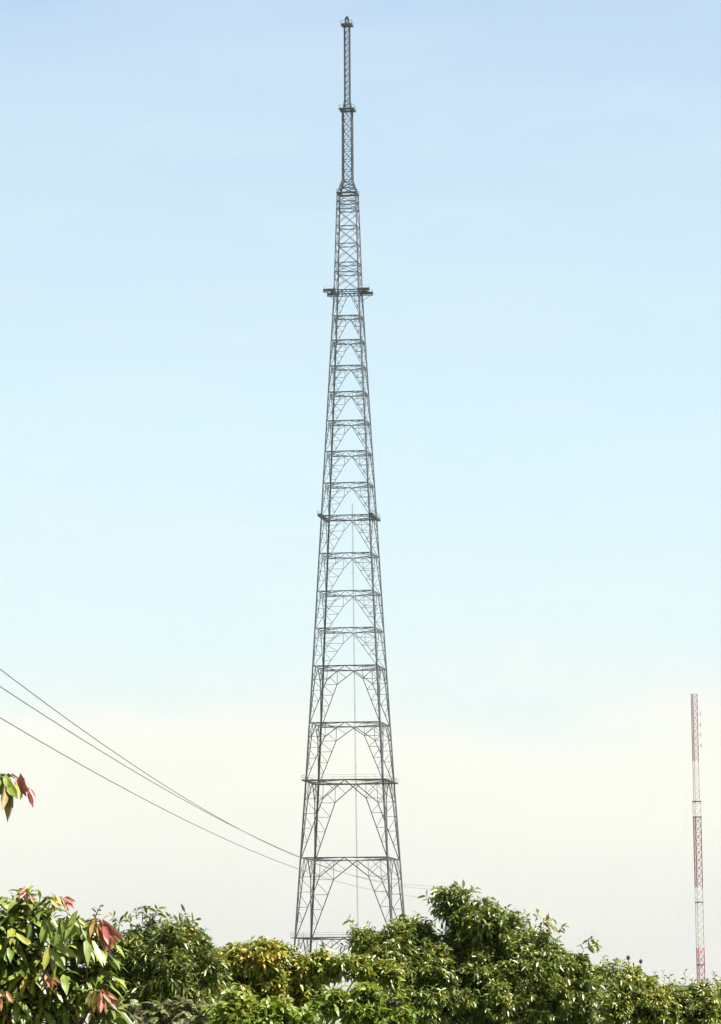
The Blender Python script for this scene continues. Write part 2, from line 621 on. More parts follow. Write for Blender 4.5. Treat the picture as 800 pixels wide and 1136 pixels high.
def mast_section(row_top, row_bot, wt_px, wb_px, leg_w, brace_w, step_px, name):
    zt, zb = tower_z(row_top), tower_z(row_bot)
    st = px_to_m(wt_px, row_top) / (math.cos(PSI) + math.sin(PSI))
    sb = px_to_m(wb_px, row_bot) / (math.cos(PSI) + math.sin(PSI))
    m_ = MB()
    for k in range(4):
        m_.bar(corner(k, zt, st), corner(k, zb, sb), leg_w, toward=TV)
    n = max(1, int(round((row_bot - row_top) / step_px)))
    for j in range(n):
        t0, t1 = j / n, (j + 1) / n
        za, zc = zt + (zb - zt) * t0, zt + (zb - zt) * t1
        sa, sc_ = st + (sb - st) * t0, st + (sb - st) * t1
        for k in range(4):
            k2 = (k + 1) % 4
            m_.bar(corner(k, za, sa), corner(k2, zc, sc_), brace_w)
            if wt_px > 7:
                m_.bar(corner(k2, za, sa), corner(k, zc, sc_), brace_w)
            m_.bar(corner(k, za, sa), corner(k2, za, sa), brace_w)
    return m_.build(name, M_STEEL, tower)


mast_section(200, 213, 12.3, 21.0, 0.26, 0.14, 7, 'mast_foot')
mast_section(122, 200, 11.4, 12.0, 0.25, 0.11, 10.5, 'upper_mast')
mast_section(112, 122, 6.6, 9.5, 0.24, 0.12, 5, 'top_mast_foot')
mast_section(29, 112, 6.4, 6.4, 0.21, 0.12, 7.2, 'top_mast')
mast_section(20.5, 29, 4.2, 4.8, 0.17, 0.09, 5, 'mast_tip')


def collar(row, w_px, thick, nm='mast_collar'):
    z_ = tower_z(row)
    h_ = px_to_m(w_px, row) / (math.cos(PSI) + math.sin(PSI)) / 2
    m_ = MB()
    for sg in (-1, 1):
        m_.box(AX + TV * (sg * (h_ - 0.28)) + Vector((0, 0, z_)), (h_, 0.28, thick / 2), (TU, TV, Vector((0, 0, 1))))
        m_.box(AX + TU * (sg * (h_ - 0.28)) + Vector((0, 0, z_ + 0.003)), (0.28, h_ - 0.56, thick / 2), (TU, TV, Vector((0, 0, 1))))
    o_ = m_.build(nm, M_DECK, tower)
    r_ = MB()
    for k in range(4):
        a_, b_ = corner(k, z_, h_ * 2), corner((k + 1) % 4, z_, h_ * 2)
        r_.bar(a_ + Vector((0, 0, 0.9)), b_ + Vector((0, 0, 0.9)), 0.05)
        r_.bar(a_, a_ + Vector((0, 0, 0.9)), 0.06)
    r_.build('railing', M_STEEL, o_)


collar(122, 19.0, 0.42)
collar(28, 13.8, 0.40)
m = MB()
zt = tower_z(20.5)
m.box(AX + Vector((0, 0, zt)), (0.42, 0.42, 0.12), (TU, TV, Vector((0, 0, 1))))
m.tube([AX + Vector((0, 0, zt + 0.1)), AX + Vector((0, 0, zt + 0.25)), AX + Vector((0, 0, zt + 0.5)), AX + Vector((0, 0, zt + 0.62))],
       [0.26, 0.3, 0.26, 0.1], 10)
m.build('beacon_lamp', M_DECK, tower)

# feeder cables climbing the middle of the far face
m = MB()
z_top = tower_z(556)
pp = []
for j in range(25):
    z = z_top + (0.4 - z_top) * j / 24
    pp.append(AX + TV * (side_at(z) / 2 - 0.35) + Vector((0, 0, z)))
for off in (-0.12, 0.0, 0.12):
    m.tube([p + TU * off for p in pp], 0.035, 5)
for j in range(24):
    for q in range(4):
        p = pp[j].lerp(pp[j + 1], q / 4)
        m.bar(p - TU * 0.2, p + TU * 0.2, 0.04)
m.build('feeder_cable', M_CABLE, tower)

# ------------------------------------------------------------------ slim guyed mast, right
D_M = 1010.0
mb0 = at(778.3, 1130, D_M)
mb1 = at(769.6, 770, D_M)
ax_m = (mb1 - mb0).normalized()
mb0 = mb0 - ax_m * ((mb0.z) / ax_m.z)
HM = (mb1 - mb0).length
mast = thing('guyed_mast', mb0, 'slim red and white banded lattice mast standing far off at the right', 'mast')
MU = Vector((math.cos(R(20)), math.sin(R(20)), 0))
MV = ax_m.cross(MU).normalized()
MU = MV.cross(ax_m).normalized()


def mast_h(row):
    return HM * (1130 - row) / (1130 - 770) + (HM - HM) + 0.0 if row > 770 else HM


def tri(h, r):
    return [mb0 + ax_m * h + (MU * math.cos(R(a)) + MV * math.sin(R(a))) * r for a in (200, 320, 80)]


def lattice_band(rt, rb, r, mat, lw, bw, step, label=None):
    m_ = MB()
    ht, hb = mast_h(rt), mast_h(rb) if rb < 1130 else 0.2
    for a_, b_ in zip(tri(ht, r), tri(hb, r)):
        m_.bar(a_, b_, lw)
    n = max(2, int(round((ht - hb) / step)))
    for j in range(n):
        A_, B_ = tri(ht + (hb - ht) * j / n, r), tri(ht + (hb - ht) * (j + 1) / n, r)
        for k in range(3):
            k2 = (k + 1) % 3
            m_.bar(A_[k], A_[k2], bw)
            m_.bar(A_[k], B_[k2], bw)
            m_.bar(A_[k2], B_[k], bw)
    o_ = m_.build('lattice_section', mat, mast)
    if label:
        o_['label'] = label
    return o_


lattice_band(770, 844, 0.86, M_DKRED, 0.13, 0.055, 1.6, 'dark red topmost lattice section of the mast')
lattice_band(844, 888, 0.86, M_WHITE, 0.13, 0.055, 1.5, 'white narrow lattice section of the mast')
lattice_band(888, 905, 1.15, M_WHITE, 0.13, 0.06, 1.9, 'white wider collar section of the mast')
lattice_band(905, 982, 1.1, M_DKRED, 0.18, 0.075, 1.9, 'dark red lattice section below the collar')
lattice_band(982, 1048, 1.1, M_WHITE, 0.14, 0.055, 1.9, 'white lower lattice section of the mast')
lattice_band(1048, 1135, 1.1, M_RED, 0.17, 0.08, 1.9, 'red bottom lattice section of the mast')
for row, r in ((888, 1.25), (905, 1.2), (998, 1.15), (1066, 1.15)):
    m = MB()
    T = tri(mast_h(row), r)
    for k in range(3):
        m.bar(T[k], T[(k + 1) % 3], 0.22)
    m.build('ring_frame', M_DECK, mast)
for row in (792, 804, 815, 827):
    m = MB()
    h = mast_h(row)
    p = mb0 + ax_m * h + Vector((1, 0, 0)) * 0.8
    m.bar(p, p + Vector((0.75, -0.1, 0)), 0.07)
    m.bar(p + Vector((0.75, -0.1, -0.55)), p + Vector((0.75, -0.1, 0.55)), 0.09)
    m.build('side_antenna', M_DECK, mast)
for row, rad in ((888, 27.0), (780, 45.0)):
    for a_ in (195, 315, 75):
        p0 = mb0 + ax_m * mast_h(row) + (MU * math.cos(R(a_)) + MV * math.sin(R(a_))) * 1.0
        p1 = mb0 + (MU * math.cos(R(a_)) + MV * math.sin(R(a_))) * rad
        p1.z = 0.1
        pts = []
        for j in range(9):
            t = j / 8
            q = p0.lerp(p1, t)
            q.z -= 1.2 * 4 * t * (1 - t)
            pts.append(q)
        m = MB()
        m.tube(pts, 0.005, 4)
        m.build('guy_wire', M_WIRE, mast)

# ------------------------------------------------------------------ overhead wires and their poles
PA = at(-210, 620, 46.0)
PB = at(507, 998, 250.0)
WP = [[(0, 744), (85, 804), (170, 862), (255, 915), (331, 951), (448, 981), (484, 983), (507, 985)],
      [(0, 762), (85, 817), (170, 867), (255, 915), (331, 950), (448, 984), (484, 986), (507, 987)],
      [(0, 797), (85, 845), (170, 891), (255, 934), (331, 964), (448, 993), (484, 997), (507, 999)]]
WLAB = ['topmost overhead wire of three running in from the left edge',
        'middle overhead wire that meets the topmost one left of the tower',
        'lowest overhead wire of three sagging behind the hanging leaves']
offs = [-0.28, 0.0, 0.28]
ends = []
for wi, pts in enumerate(WP):
    a = Vector((PA.x + offs[wi] * 0.4, PA.y))
    b = Vector((PB.x + offs[wi] * 0.4, PB.y))
    S, Z = [], []
    for px, py in pts:
        d = ray(px, py)
        # where the vertical plane through the wire meets the sight line
        ab = b - a
        den = d.x * ab.y - d.y * ab.x
        k = (a.x * ab.y - a.y * ab.x) / den
        q = EYE + d * k
        S.append((Vector((q.x, q.y)) - a).length / ab.length)
        Z.append(q.z)
    co = np.polyfit(S, Z, 3)
    P3 = []
    for j in range(61):
        t = j / 60
        xy = a.lerp(b, t)
        P3.append(Vector((xy.x, xy.y, float(np.polyval(co, t)))))
    ends.append((P3[0].copy(), P3[-1].copy()))
    m = MB()
    m.tube(P3, 0.0075, 6)
    o = m.build('overhead_wire', M_WIRE, smooth=True)
    tag(o, WLAB[wi], 'wire', 'overhead wires')


def pole(idx, label):
    base = Vector((PA.x, PA.y, 0)) if idx == 0 else Vector((PB.x, PB.y, 0))
    zs = [e[idx].z for e in ends]
    top = max(zs) - 0.1
    side = (Vector((PB.x, PB.y, 0)) - Vector((PA.x, PA.y, 0))).normalized().cross(Vector((0, 0, 1)))
    base = base + side * 0.24
    t = thing('utility_pole', base, label, 'pole')
    m_ = MB()
    m_.tube([base, base + Vector((0, 0, top * 0.5)), base + Vector((0, 0, top))], [0.15, 0.13, 0.10], 10)
    m_.build('shaft', M_WOOD, t)
    for wi in range(3):
        e_ = ends[wi][idx]
        b_ = MB()
        b_.bar(Vector((base.x, base.y, e_.z - 0.02)), e_ + Vector((0, 0, -0.02)), 0.04)
        br = b_.build('bracket', M_WIRE, t)
        i_ = MB()
        i_.tube([e_ + Vector((0, 0, -0.09)), e_ + Vector((0, 0, -0.05)), e_, e_ + Vector((0, 0, 0.03))],
                [0.03, 0.055, 0.035, 0.05], 10)
        i_.build('insulator', M_PORC, br)


pole(0, 'weathered wooden utility pole carrying the near end of the three wires')
pole(1, 'weathered wooden utility pole behind the tallest bush carrying the far wire ends')


# ------------------------------------------------------------------ foliage
def rand_unit(rng, n):
    v = rng.normal(size=(n, 3))
    return v / np.linalg.norm(v, axis=1, keepdims=True)


def unit(v):
    return v / np.maximum(np.linalg.norm(v, axis=1, keepdims=True), 1e-9)


def leaves_mesh(name, P, Dv, Nv, Ln, Wd, droop, fold, rnd, mat, parent, shape=(0.36, 0.68, 0.92, 0.8)):
    """Leaf blades: midrib of four points, two side pairs, folded along the midrib and drooping to the tip."""
    n = len(P)
    Dv = unit(Dv)
    Sd = unit(np.cross(Dv, Nv))
    Nv = unit(np.cross(Sd, Dv))
    Ln, Wd, droop, fold = [np.asarray(x, float).reshape(-1, 1) * np.ones((n, 1)) for x in (Ln, Wd, droop, fold)]
    t1, t2, w1, w2 = shape
    dn = np.array([[0, 0, -1.0]])

    def mid(t):
        return P + Dv * Ln * t + dn * (droop * Ln * t * t)

    V = np.empty((n, 8, 3))
    V[:, 0] = P
    c1, c2 = mid(t1), mid(t2)
    V[:, 1] = c1 - Sd * Wd * .5 * w1 + Nv * Wd * fold * w1
    V[:, 2] = c1
    V[:, 3] = c1 + Sd * Wd * .5 * w1 + Nv * Wd * fold * w1
    V[:, 4] = c2 - Sd * Wd * .5 * w2 + Nv * Wd * fold * w2
    V[:, 5] = c2
    V[:, 6] = c2 + Sd * Wd * .5 * w2 + Nv * Wd * fold * w2
    V[:, 7] = mid(1.0)
    tri_ = [(0, 2, 1), (0, 3, 2), (4, 5, 7), (5, 6, 7)]
    quad = [(1, 2, 5, 4), (2, 3, 6, 5)]
    base = (np.arange(n) * 8)[:, None]
    loops = np.concatenate([np.array(sum(map(list, tri_), []))[None, :] + base,
                            np.array(sum(map(list, quad), []))[None, :] + base], axis=1).ravel()
    sizes = np.tile([3, 3, 3, 3, 4, 4], n)
    starts = np.concatenate([[0], np.cumsum(sizes)[:-1]])
    me = bpy.data.meshes.new(name)
    me.vertices.add(n * 8)
    me.vertices.foreach_set('co', V.reshape(-1))
    me.loops.add(len(loops))
    me.loops.foreach_set('vertex_index', loops.astype(np.int32))
    me.polygons.add(len(sizes))
    me.polygons.foreach_set('loop_start', starts.astype(np.int32))
    me.polygons.foreach_set('loop_total', sizes.astype(np.int32))
    me.polygons.foreach_set('use_smooth', np.ones(len(sizes), dtype=bool))
    at_ = me.attributes.new('leaf_random', 'FLOAT', 'POINT')
    at_.data.foreach_set('value', np.repeat(np.clip(rnd, 0, 1), 8).astype(np.float32))
    a2 = me.attributes.new('leaf_edge', 'FLOAT', 'POINT')
    a2.data.foreach_set('value', np.tile(np.array([0, 1, 0, 1, 1, 0, 1, .3], dtype=np.float32), n))
    me.update(calc_edges=True)
    me.validate()
    return link_mesh(name, me, mat, parent)


class Leaves:
    def __init__(self):
        self.P, self.D, self.N, self.L, self.W, self.dr, self.fo, self.r = [[] for _ in range(8)]

    def add(self, p, d, n, l, w, dr, fo, r):
        self.P.append(tuple(p)); self.D.append(tuple(d)); self.N.append(tuple(n))
        self.L.append(l); self.W.append(w); self.dr.append(dr); self.fo.append(fo); self.r.append(r)

    def build(self, name, mat, parent, shape=(0.36, 0.68, 0.92, 0.8)):
        return leaves_mesh(name, np.array(self.P), np.array(self.D), np.array(self.N), self.L, self.W, self.dr, self.fo,
                           np.array(self.r), mat, parent, shape)


def perp(d, rnd):
    a = Vector((rnd.gauss(0, 1), rnd.gauss(0, 1), rnd.gauss(0, 1)))
    a = a - d * a.dot(d)
    return a.normalized() if a.length > 1e-6 else d.orthogonal().normalized()


def twig_leaves(lv, tw, p, d, length, nl, ll, lw, rnd, droop=0.25, spread=0.9, tone=0.5, up=0.35, r=0.004):
    """An alternate-leaved shoot."""
    d = d.normalized()
    bend = Vector((rnd.gauss(0, .15), rnd.gauss(0, .15), -0.10)) * length
    pt = lambda t: p + d * (length * t) + bend * (t * t)
    tw.tube([pt(0), pt(.5), pt(1)], [r, r * .75, r * .45], 3, cap=False)
    a = perp(d, rnd)
    b = d.cross(a)
    ph = rnd.random() * 6.28
    for i in range(nl):
        t = 0.15 + 0.85 * (i + rnd.random() * .5) / nl
        ph += 2.4
        out = (a * math.cos(ph) + b * math.sin(ph))
        ld = (out * spread + d * 0.7 + Vector((0, 0, up * 0.3))).normalized()
        n = (Vector((0, 0, 1)) + out * 0.35 + Vector((rnd.gauss(0, .6), rnd.gauss(0, .6), rnd.gauss(0, .3))))
        ld = (ld + Vector((0, 0, -rnd.uniform(0, .75)))).normalized()
        s_ = rnd.uniform(.6, 1.25)
        lv.add(pt(t), ld, n, ll * s_, lw * s_ * rnd.uniform(.85, 1.15), droop * rnd.uniform(.3, 1.6), rnd.uniform(.08, .3),
               tone + rnd.gauss(0, .22))


def whorl_leaves(lv, tw, p, d, length, nl, ll, lw, rnd, droop=0.5, tone=0.5, r=0.005, hang=0.0):
    """A shoot tip with big leaves fanning out and hanging."""
    d = d.normalized()
    pt = lambda t: p + d * (length * t)
    tw.tube([pt(0), pt(.5), pt(1)], [r, r * .8, r * .6], 4, cap=False)
    a = perp(d, rnd)
    b = d.cross(a)
    ph = rnd.random() * 6.28
    for i in range(nl):
        ph += 2.4
        t = 0.45 + 0.55 * (i + 1) / nl
        out = a * math.cos(ph) + b * math.sin(ph)
        k = (i + .5) / nl
        ld = (out * (1.0 - .45 * k) + d * (.15 + .55 * k) + Vector((0, 0, -hang))).normalized()
        n = Vector((0, 0, 1)) + d * .3 + Vector((rnd.gauss(0, .25), rnd.gauss(0, .25), 0)) - out * .2
        s_ = rnd.uniform(.6, 1.1)
        lv.add(pt(t), ld, n, ll * s_, lw * s_, droop * rnd.uniform(.5, 1.5), rnd.uniform(.05, .22), tone + rnd.gauss(0, .2))


def frond(lv, tw, p, d, length, npairs, ll, lw, rnd, droop=0.35, tone=0.5, r=0.003):
    """A pinnate frond: pairs of leaflets on an arching stalk."""
    d = d.normalized()
    pt = lambda t: p + d * (length * t) + Vector((0, 0, -droop * length * t * t))
    tw.tube([pt(0), pt(.33), pt(.66), pt(1)], [r, r * .8, r * .6, r * .3], 3, cap=False)
    sd = d.cross(Vector((0, 0, 1)))
    sd = sd.normalized() if sd.length > .05 else Vector((1, 0, 0))
    for i in range(npairs):
        t = .18 + .82 * (i + .5) / npairs
        tg = (d + Vector((0, 0, -2 * droop * t))).normalized()
        n = sd.cross(tg)
        k = math.sin(math.pi * min(1, .25 + .75 * t)) * .5 + .5
        for sg in (-1, 1):
            ld = sd * sg * .95 + tg * .45 + Vector((rnd.gauss(0, .08), rnd.gauss(0, .08), rnd.gauss(0, .08)))
            lv.add(pt(t), ld, n + Vector((rnd.gauss(0, .2), rnd.gauss(0, .2), rnd.gauss(0, .2))), ll * k, lw * k, .25, .1,
                   tone + rnd.gauss(0, .15))


def lobe_pts(lobes, dist, n, rnd, seed, bias=0.55, clump=0.35, inner=True, ydepth=1.0):
    """Shoot positions: spread through ellipsoid lobes, thicker to the outside, with noise-made gaps."""
    sc = dist / F
    out = []
    wts = [l[2] ** 2 for l in lobes]
    cum = np.cumsum(wts)
    fq = 1.0 / (22 * sc)
    C = []
    for l in lobes:
        q = at(l[0], l[1], dist + (l[3] if len(l) > 3 else 0.0))
        C.append(q)
    tries = 0
    while len(out) < n and tries < n * 12:
        tries += 1
        i = int(np.searchsorted(cum, rnd.random() * cum[-1]))
        r = lobes[i][2] * sc
        d = Vector((rnd.gauss(0, 1), rnd.gauss(0, 1), rnd.gauss(0, 1))).normalized()
        k = 1 - bias * rnd.random() ** 1.4
        p = C[i] + Vector((d.x * r, d.y * r * ydepth, d.z * r)) * k
        p = p + d * (r * 0.32 * noise.noise(C[i] * 3.1 + d * 2.6 + Vector((0, seed, 0))))
        nv = noise.noise(p * fq + Vector((seed, 0, 0)))
        if nv < 0.03 - 0.25 * rnd.random() * (1 - clump) and k > 0.55 and rnd.random() < 0.95:
            continue
        if p.z < 0.25:
            continue
        out.append((p, d, nv, i))
    return out, C


def trunk_for(parent, C, dist, rnd, foot_px, r0, mat, spots=(), name='trunk', m_=None):
    """Tapered trunk with limbs reaching into the lobes of the crown."""
    m_ = m_ or MB()
    foot = at(foot_px, 1130, dist + 0.3)
    foot.z = 0.0
    top = foot + Vector((rnd.gauss(0, .06), rnd.gauss(0, .06), 0.75))
    m_.tube([foot - Vector((0, 0, .15)), foot + Vector((0, 0, .06)), foot.lerp(top, .5) + Vector((.03, 0, 0)), top],
            [r0 * 1.5, r0 * 1.15, r0 * .95, r0 * .85], 9)
    for c in C:
        mid_ = top.lerp(c, .5) + Vector((rnd.gauss(0, .10), rnd.gauss(0, .10), rnd.uniform(-.05, .18)))
        q1 = top.lerp(mid_, .5) + Vector((rnd.gauss(0, .03), rnd.gauss(0, .03), .03))
        m_.tube([top - Vector((0, 0, .05)), q1, mid_, c], [r0 * .55, r0 * .42, r0 * .3, r0 * .14], 6)
    for p, c in spots:
        mid_ = c.lerp(p, .5) + Vector((rnd.gauss(0, .03), rnd.gauss(0, .03), rnd.gauss(0, .03)))
        m_.tube([c, mid_, p], [r0 * .16, r0 * .1, r0 * .05], 4, cap=False)
    return m_.build(name, mat, parent, smooth=True)


def bush(name, label, cat, lobes, low, dist, n_twig, seed, leaf, mat, twig_len, n_leaf, foot_px, r0=0.05, tone=(.45, .5),
         low_twig=None, droop=.25, outward=.8, kind='twig', bias=.55, clump=.35, trunk_mat=None, twig_mat=None, extra=None,
         shape=(0.36, 0.68, 0.92, 0.8), upw=.35):
    rnd = random.Random(seed)
    C0 = at(foot_px, 1130, dist + .3)
    t = thing(name, (C0.x, C0.y, 0), label, cat)
    lv, tw = Leaves(), MB()
    pts, C = lobe_pts(lobes, dist, n_twig, rnd, seed * 3.7, bias, clump)
    p2, C2 = lobe_pts(low, dist, low_twig if low_twig is not None else n_twig // 4, rnd, seed * 3.7, .8, .2)
    for p, d, nv, i in pts + p2:
        dd = d * outward + Vector((0, 0, upw)) + Vector((rnd.gauss(0, .35), rnd.gauss(0, .35), rnd.gauss(0, .3)))
        tn = tone[0] + tone[1] * nv
        ln = twig_len * rnd.uniform(.6, 1.2) * (1.7 if rnd.random() < .09 else 1.0)
        if kind == 'twig':
            twig_leaves(lv, tw, p - dd.normalized() * ln * .5, dd, ln, n_leaf, leaf[0], leaf[1], rnd, droop, tone=tn)
        elif kind == 'whorl':
            whorl_leaves(lv, tw, p - dd.normalized() * ln * .5, dd, ln, n_leaf, leaf[0], leaf[1], rnd, droop, tone=tn)
        else:
            dd.z += .2
            frond(lv, tw, p - dd.normalized() * ln * .5, dd, ln, n_leaf, leaf[0], leaf[1], rnd, droop, tone=tn)
    if extra:
        extra(t, lv, tw, rnd)
    allp = pts + p2
    CC = C + C2
    spots = [(q[0], (C[q[3]])) for q in rnd.sample(pts, min(len(pts), 160))]
    trunk_for(t, CC, dist, rnd, foot_px, r0, trunk_mat or M_BARK, spots, m_=tw)
    lv.build('crown', mat, t, shape)
    return t


def pod(t, px, py, dist, stem_px, size=0.035, lean=0.0):
    p = at(px, py, dist)
    q = at(px - lean, py + stem_px, dist)
    m_ = MB()
    m_.tube([q, q.lerp(p, .6) + Vector((.006, 0, 0)), p], [.004, .003, .003], 4)
    d = (p - q).normalized()
    m_.tube([p - d * size * .5, p - d * size * .1, p + d * size * .45, p + d * size * .8], [size * .2, size * .55, size * .5, size * .12], 7)
    m_.build('seed_pod', M_POD, t)


# --- big rounded bush in the middle
D_C = 40.0


def centre_extra(t, lv, tw, rnd):
    # loose sprays standing out of the outline
    for px, py, dx, dy, n in ((398, 1034, -10, -16, 7), (404, 1040, -14, -10, 7), (412, 1032, -6, -8, 6), (482, 1004, -8, -12, 7),
                              (492, 998, -4, -12, 7), (520, 996, 6, -12, 7), (500, 994, 0, -12, 9), (506, 994, 3, -12, 9), (511, 994, 3, -11, 9), (515, 995, 1, -10, 8), (496, 995, -3, -9, 8), (531, 1004, 12, -8, 7), (648, 1052, 16, -6, 9),
                              (640, 1050, 18, -10, 9), (603, 1026, 8, -8, 6), (586, 1024, -2, -8, 6), (455, 1024, -4, -9, 6),
                              (436, 1028, 2, -9, 6), (556, 1018, 6, -9, 6), (618, 1034, 10, -8, 6)):
        a, b = at(px, py, D_C), at(px + dx, py + dy, D_C + rnd.gauss(0, .1))
        twig_leaves(lv, tw, a, b - a, (b - a).length * 1.1, n, .085, .034, rnd, .2, tone=.45)
    for px, py, dx, dy in ((594, 1022, 4, -10), (600, 1024, 9, -6), (486, 994, -3, -10), (652, 1050, 13, -3), (606, 1028, 10, -2)):
        a, b = at(px, py, D_C - .2), at(px + dx, py + dy, D_C - .2)
        twig_leaves(lv, tw, a, b - a, (b - a).length * 1.1, 7, .075, .03, rnd, .3, tone=1.05)
    pod(t, 504, 984, D_C, 14, .04)
    pod(t, 537, 999, D_C, 12, .04)


bush('rounded_bush', 'tall dark green bush right of the lattice tower, its crown the highest in the middle', 'bush',
     [(497, 1003, 14), (514, 1008, 18), (534, 1018, 19, -.1), (556, 1030, 20), (520, 1040, 18, .2), (578, 1045, 21, .1), (602, 1054, 18, -.1), (560, 1052, 26),
      (626, 1074, 17), (645, 1066, 6), (644, 1092, 15),
      (402, 1044, 12, -.1), (424, 1046, 18, -.1), (446, 1048, 24), (470, 1044, 24, .2), (436, 1068, 22, -.2), (470, 1078, 36, -.1), (508, 1078, 46, .1),
      (550, 1084, 46), (592, 1094, 42, -.1), (628, 1112, 34, .1), (480, 1112, 40, -.2), (540, 1122, 46, -.2)],
     [(470, 1190, 75), (560, 1200, 85), (640, 1200, 75), (520, 1270, 80), (600, 1280, 80)],
     D_C, 7200, 11, (.064, .022), L_BUSH, .13, 12, 545, .07, extra=centre_extra, low_twig=1100)

# --- right-hand hedge bush
D_R = 43.0


def right_extra(t, lv, tw, rnd):
    for px, py, h, lean in ((728, 1098, 24, 1), (738, 1096, 22, -2), (741, 1100, 24, 3), (760, 1100, 26, 2), (752, 1104, 20, -5), (765, 1098, 14, 4),
                            (781, 1102, 20, -4), (789, 1102, 26, 3), (797, 1100, 26, -3), (776, 1100, 14, 0), (706, 1086, 16, 2),
                            (668, 1072, 14, 3), (683, 1076, 14, 2)):
        a = at(px, py, D_R - .2)
        b = at(px + lean, py - h, D_R - .2)
        twig_leaves(lv, tw, a, b - a, (b - a).length, 9, .05, .018, rnd, .15, spread=.7, tone=.5, r=.003)
    pod(t, 684.5, 1065, D_R, 12, .03)
    pod(t, 697, 1063, D_R, 14, .038)
    pod(t, 711, 1067, D_R, 12, .035, 1)
    pod(t, 708, 1075, D_R, 10, .045, 6)


bush('hedge_bush', 'low leafy bush with thin upright shoots in front of the red and white mast', 'bush',
     [(666, 1086, 13), (676, 1086, 15), (695, 1092, 20, -.1), (718, 1102, 18), (742, 1112, 18), (768, 1112, 20, -.1), (792, 1110, 20),
      (822, 1112, 28), (690, 1118, 30, -.2), (730, 1128, 32, -.2), (775, 1130, 32, -.2), (820, 1135, 36)],
     [(700, 1190, 60), (770, 1195, 65), (840, 1180, 60), (740, 1270, 70), (820, 1270, 70)],
     D_R, 3900, 23, (.058, .020), L_RIGHT, .13, 12, 752, .05, extra=right_extra, low_twig=600, tone=(.5, .5))

# --- creeper-clad bush below the tower
D_K = 34.0


def creeper_extra(t, lv, tw, rnd):
    for px, py, dx, dy in ((262, 1058, -4, -12), (296, 1052, 4, -10), (310, 1056, 6, -9), (352, 1064, 8, -12), (358, 1062, 2, -12),
                           (384, 1066, 8, -6), (240, 1064, -6, -12), (325, 1066, 3, -8)):
        a, b = at(px, py, D_K), at(px + dx, py + dy, D_K)
        twig_leaves(lv, tw, a, b - a, (b - a).length * 1.1, 7, .085, .036, rnd, .2, tone=.6)


bush('creeper_bush', 'yellow-green scrambling bush directly under the base of the lattice tower', 'bush',
     [(246, 1078, 20), (268, 1070, 18), (292, 1066, 19, -.1), (312, 1072, 19), (334, 1080, 17), (356, 1074, 14), (378, 1073, 12, -.1),
      (400, 1076, 13), (422, 1080, 13), (436, 1086, 12), (258, 1104, 26, -.1), (296, 1100, 28), (332, 1104, 22, .1), (300, 1130, 32)],
     [(270, 1180, 50), (340, 1185, 50), (300, 1250, 60), (360, 1260, 60)],
     D_K, 3300, 37, (.060, .025), L_CREEP, .12, 11, 310, .045, extra=creeper_extra, low_twig=400, tone=(.55, .55))

# --- fine-leaved bush left of the middle
D_B = 29.0


def fine_extra(t, lv, tw, rnd):
    for px, py, dx, dy in ((136, 1028, -10, -14), (134, 1036, -8, -8), (152, 1020, -2, -12), (162, 1018, 2, -12), (172, 1018, 4, -10), (186, 1026, 4, -10),
                           (200, 1028, 6, -9), (214, 1038, 6, -10), (146, 1026, -8, -10), (196, 1026, 8, -14), (206, 1032, 10, -12), (220, 1050, 9, -11),
                           (158, 1024, 0, -18), (166, 1024, 6, -17), (226, 1060, 9, -10), (128, 1046, -8, -14)):
        a, b = at(px, py, D_B), at(px + dx, py + dy, D_B)
        twig_leaves(lv, tw, a, b - a, (b - a).length * 1.15, 9, .07, .02, rnd, .2, tone=.5)


bush('fine_leaved_bush', 'dark bush with narrow leaves between the red-tipped tree and the yellow-green bush', 'bush',
     [(130, 1052, 14), (146, 1043, 18), (167, 1040, 18), (188, 1042, 17, -.1), (204, 1043, 15), (214, 1052, 14), (226, 1066, 14), (132, 1082, 24), (126, 1112, 24), (150, 1072, 30), (188, 1076, 32, -.1),
      (222, 1090, 22), (170, 1110, 40), (220, 1120, 30)],
     [(160, 1190, 60), (220, 1190, 50), (190, 1280, 70)],
     D_B, 2300, 41, (.055, .016), L_FINE, .13, 11, 185, .045, extra=fine_extra, low_twig=350)

# --- feathery shrub in front of it
D_F = 24.0
bush('feathery_shrub', 'low shrub with pale feathery fronds in front of the narrow-leaved bush', 'shrub',
     [(150, 1122, 14), (176, 1116, 14), (204, 1112, 14), (226, 1122, 14), (190, 1136, 24), (150, 1146, 20)],
     [(180, 1190, 46), (220, 1190, 40), (190, 1270, 50)],
     D_F, 260, 53, (.030, .010), L_FERN, .17, 14, 190, .014, kind='frond', low_twig=160, droop=.55)

# --- lime-green shrubs in the foreground
bush('lime_shrub', 'bright lime-green shrub low in front of the yellow-green bush', 'shrub',
     [(246, 1126, 12), (264, 1118, 12), (286, 1126, 12), (308, 1128, 12), (330, 1134, 12), (270, 1140, 22), (310, 1148, 20)],
     [(260, 1190, 44), (310, 1195, 44), (285, 1270, 55)],
     23.0, 300, 61, (.066, .026), L_LIME, .13, 9, 285, .03, low_twig=150, tone=(.5, .4))
bush('lime_shrub', 'lime-green shrub in the gap just left of the tall dark green bush', 'shrub',
     [(366, 1112, 12), (388, 1110, 11), (408, 1106, 11), (430, 1112, 12), (448, 1124, 10), (400, 1130, 22), (430, 1138, 20)],
     [(380, 1190, 44), (430, 1195, 44), (405, 1270, 55)],
     30.0, 420, 67, (.068, .027), L_LIME, .13, 9, 405, .03, low_twig=150, tone=(.45, .5))

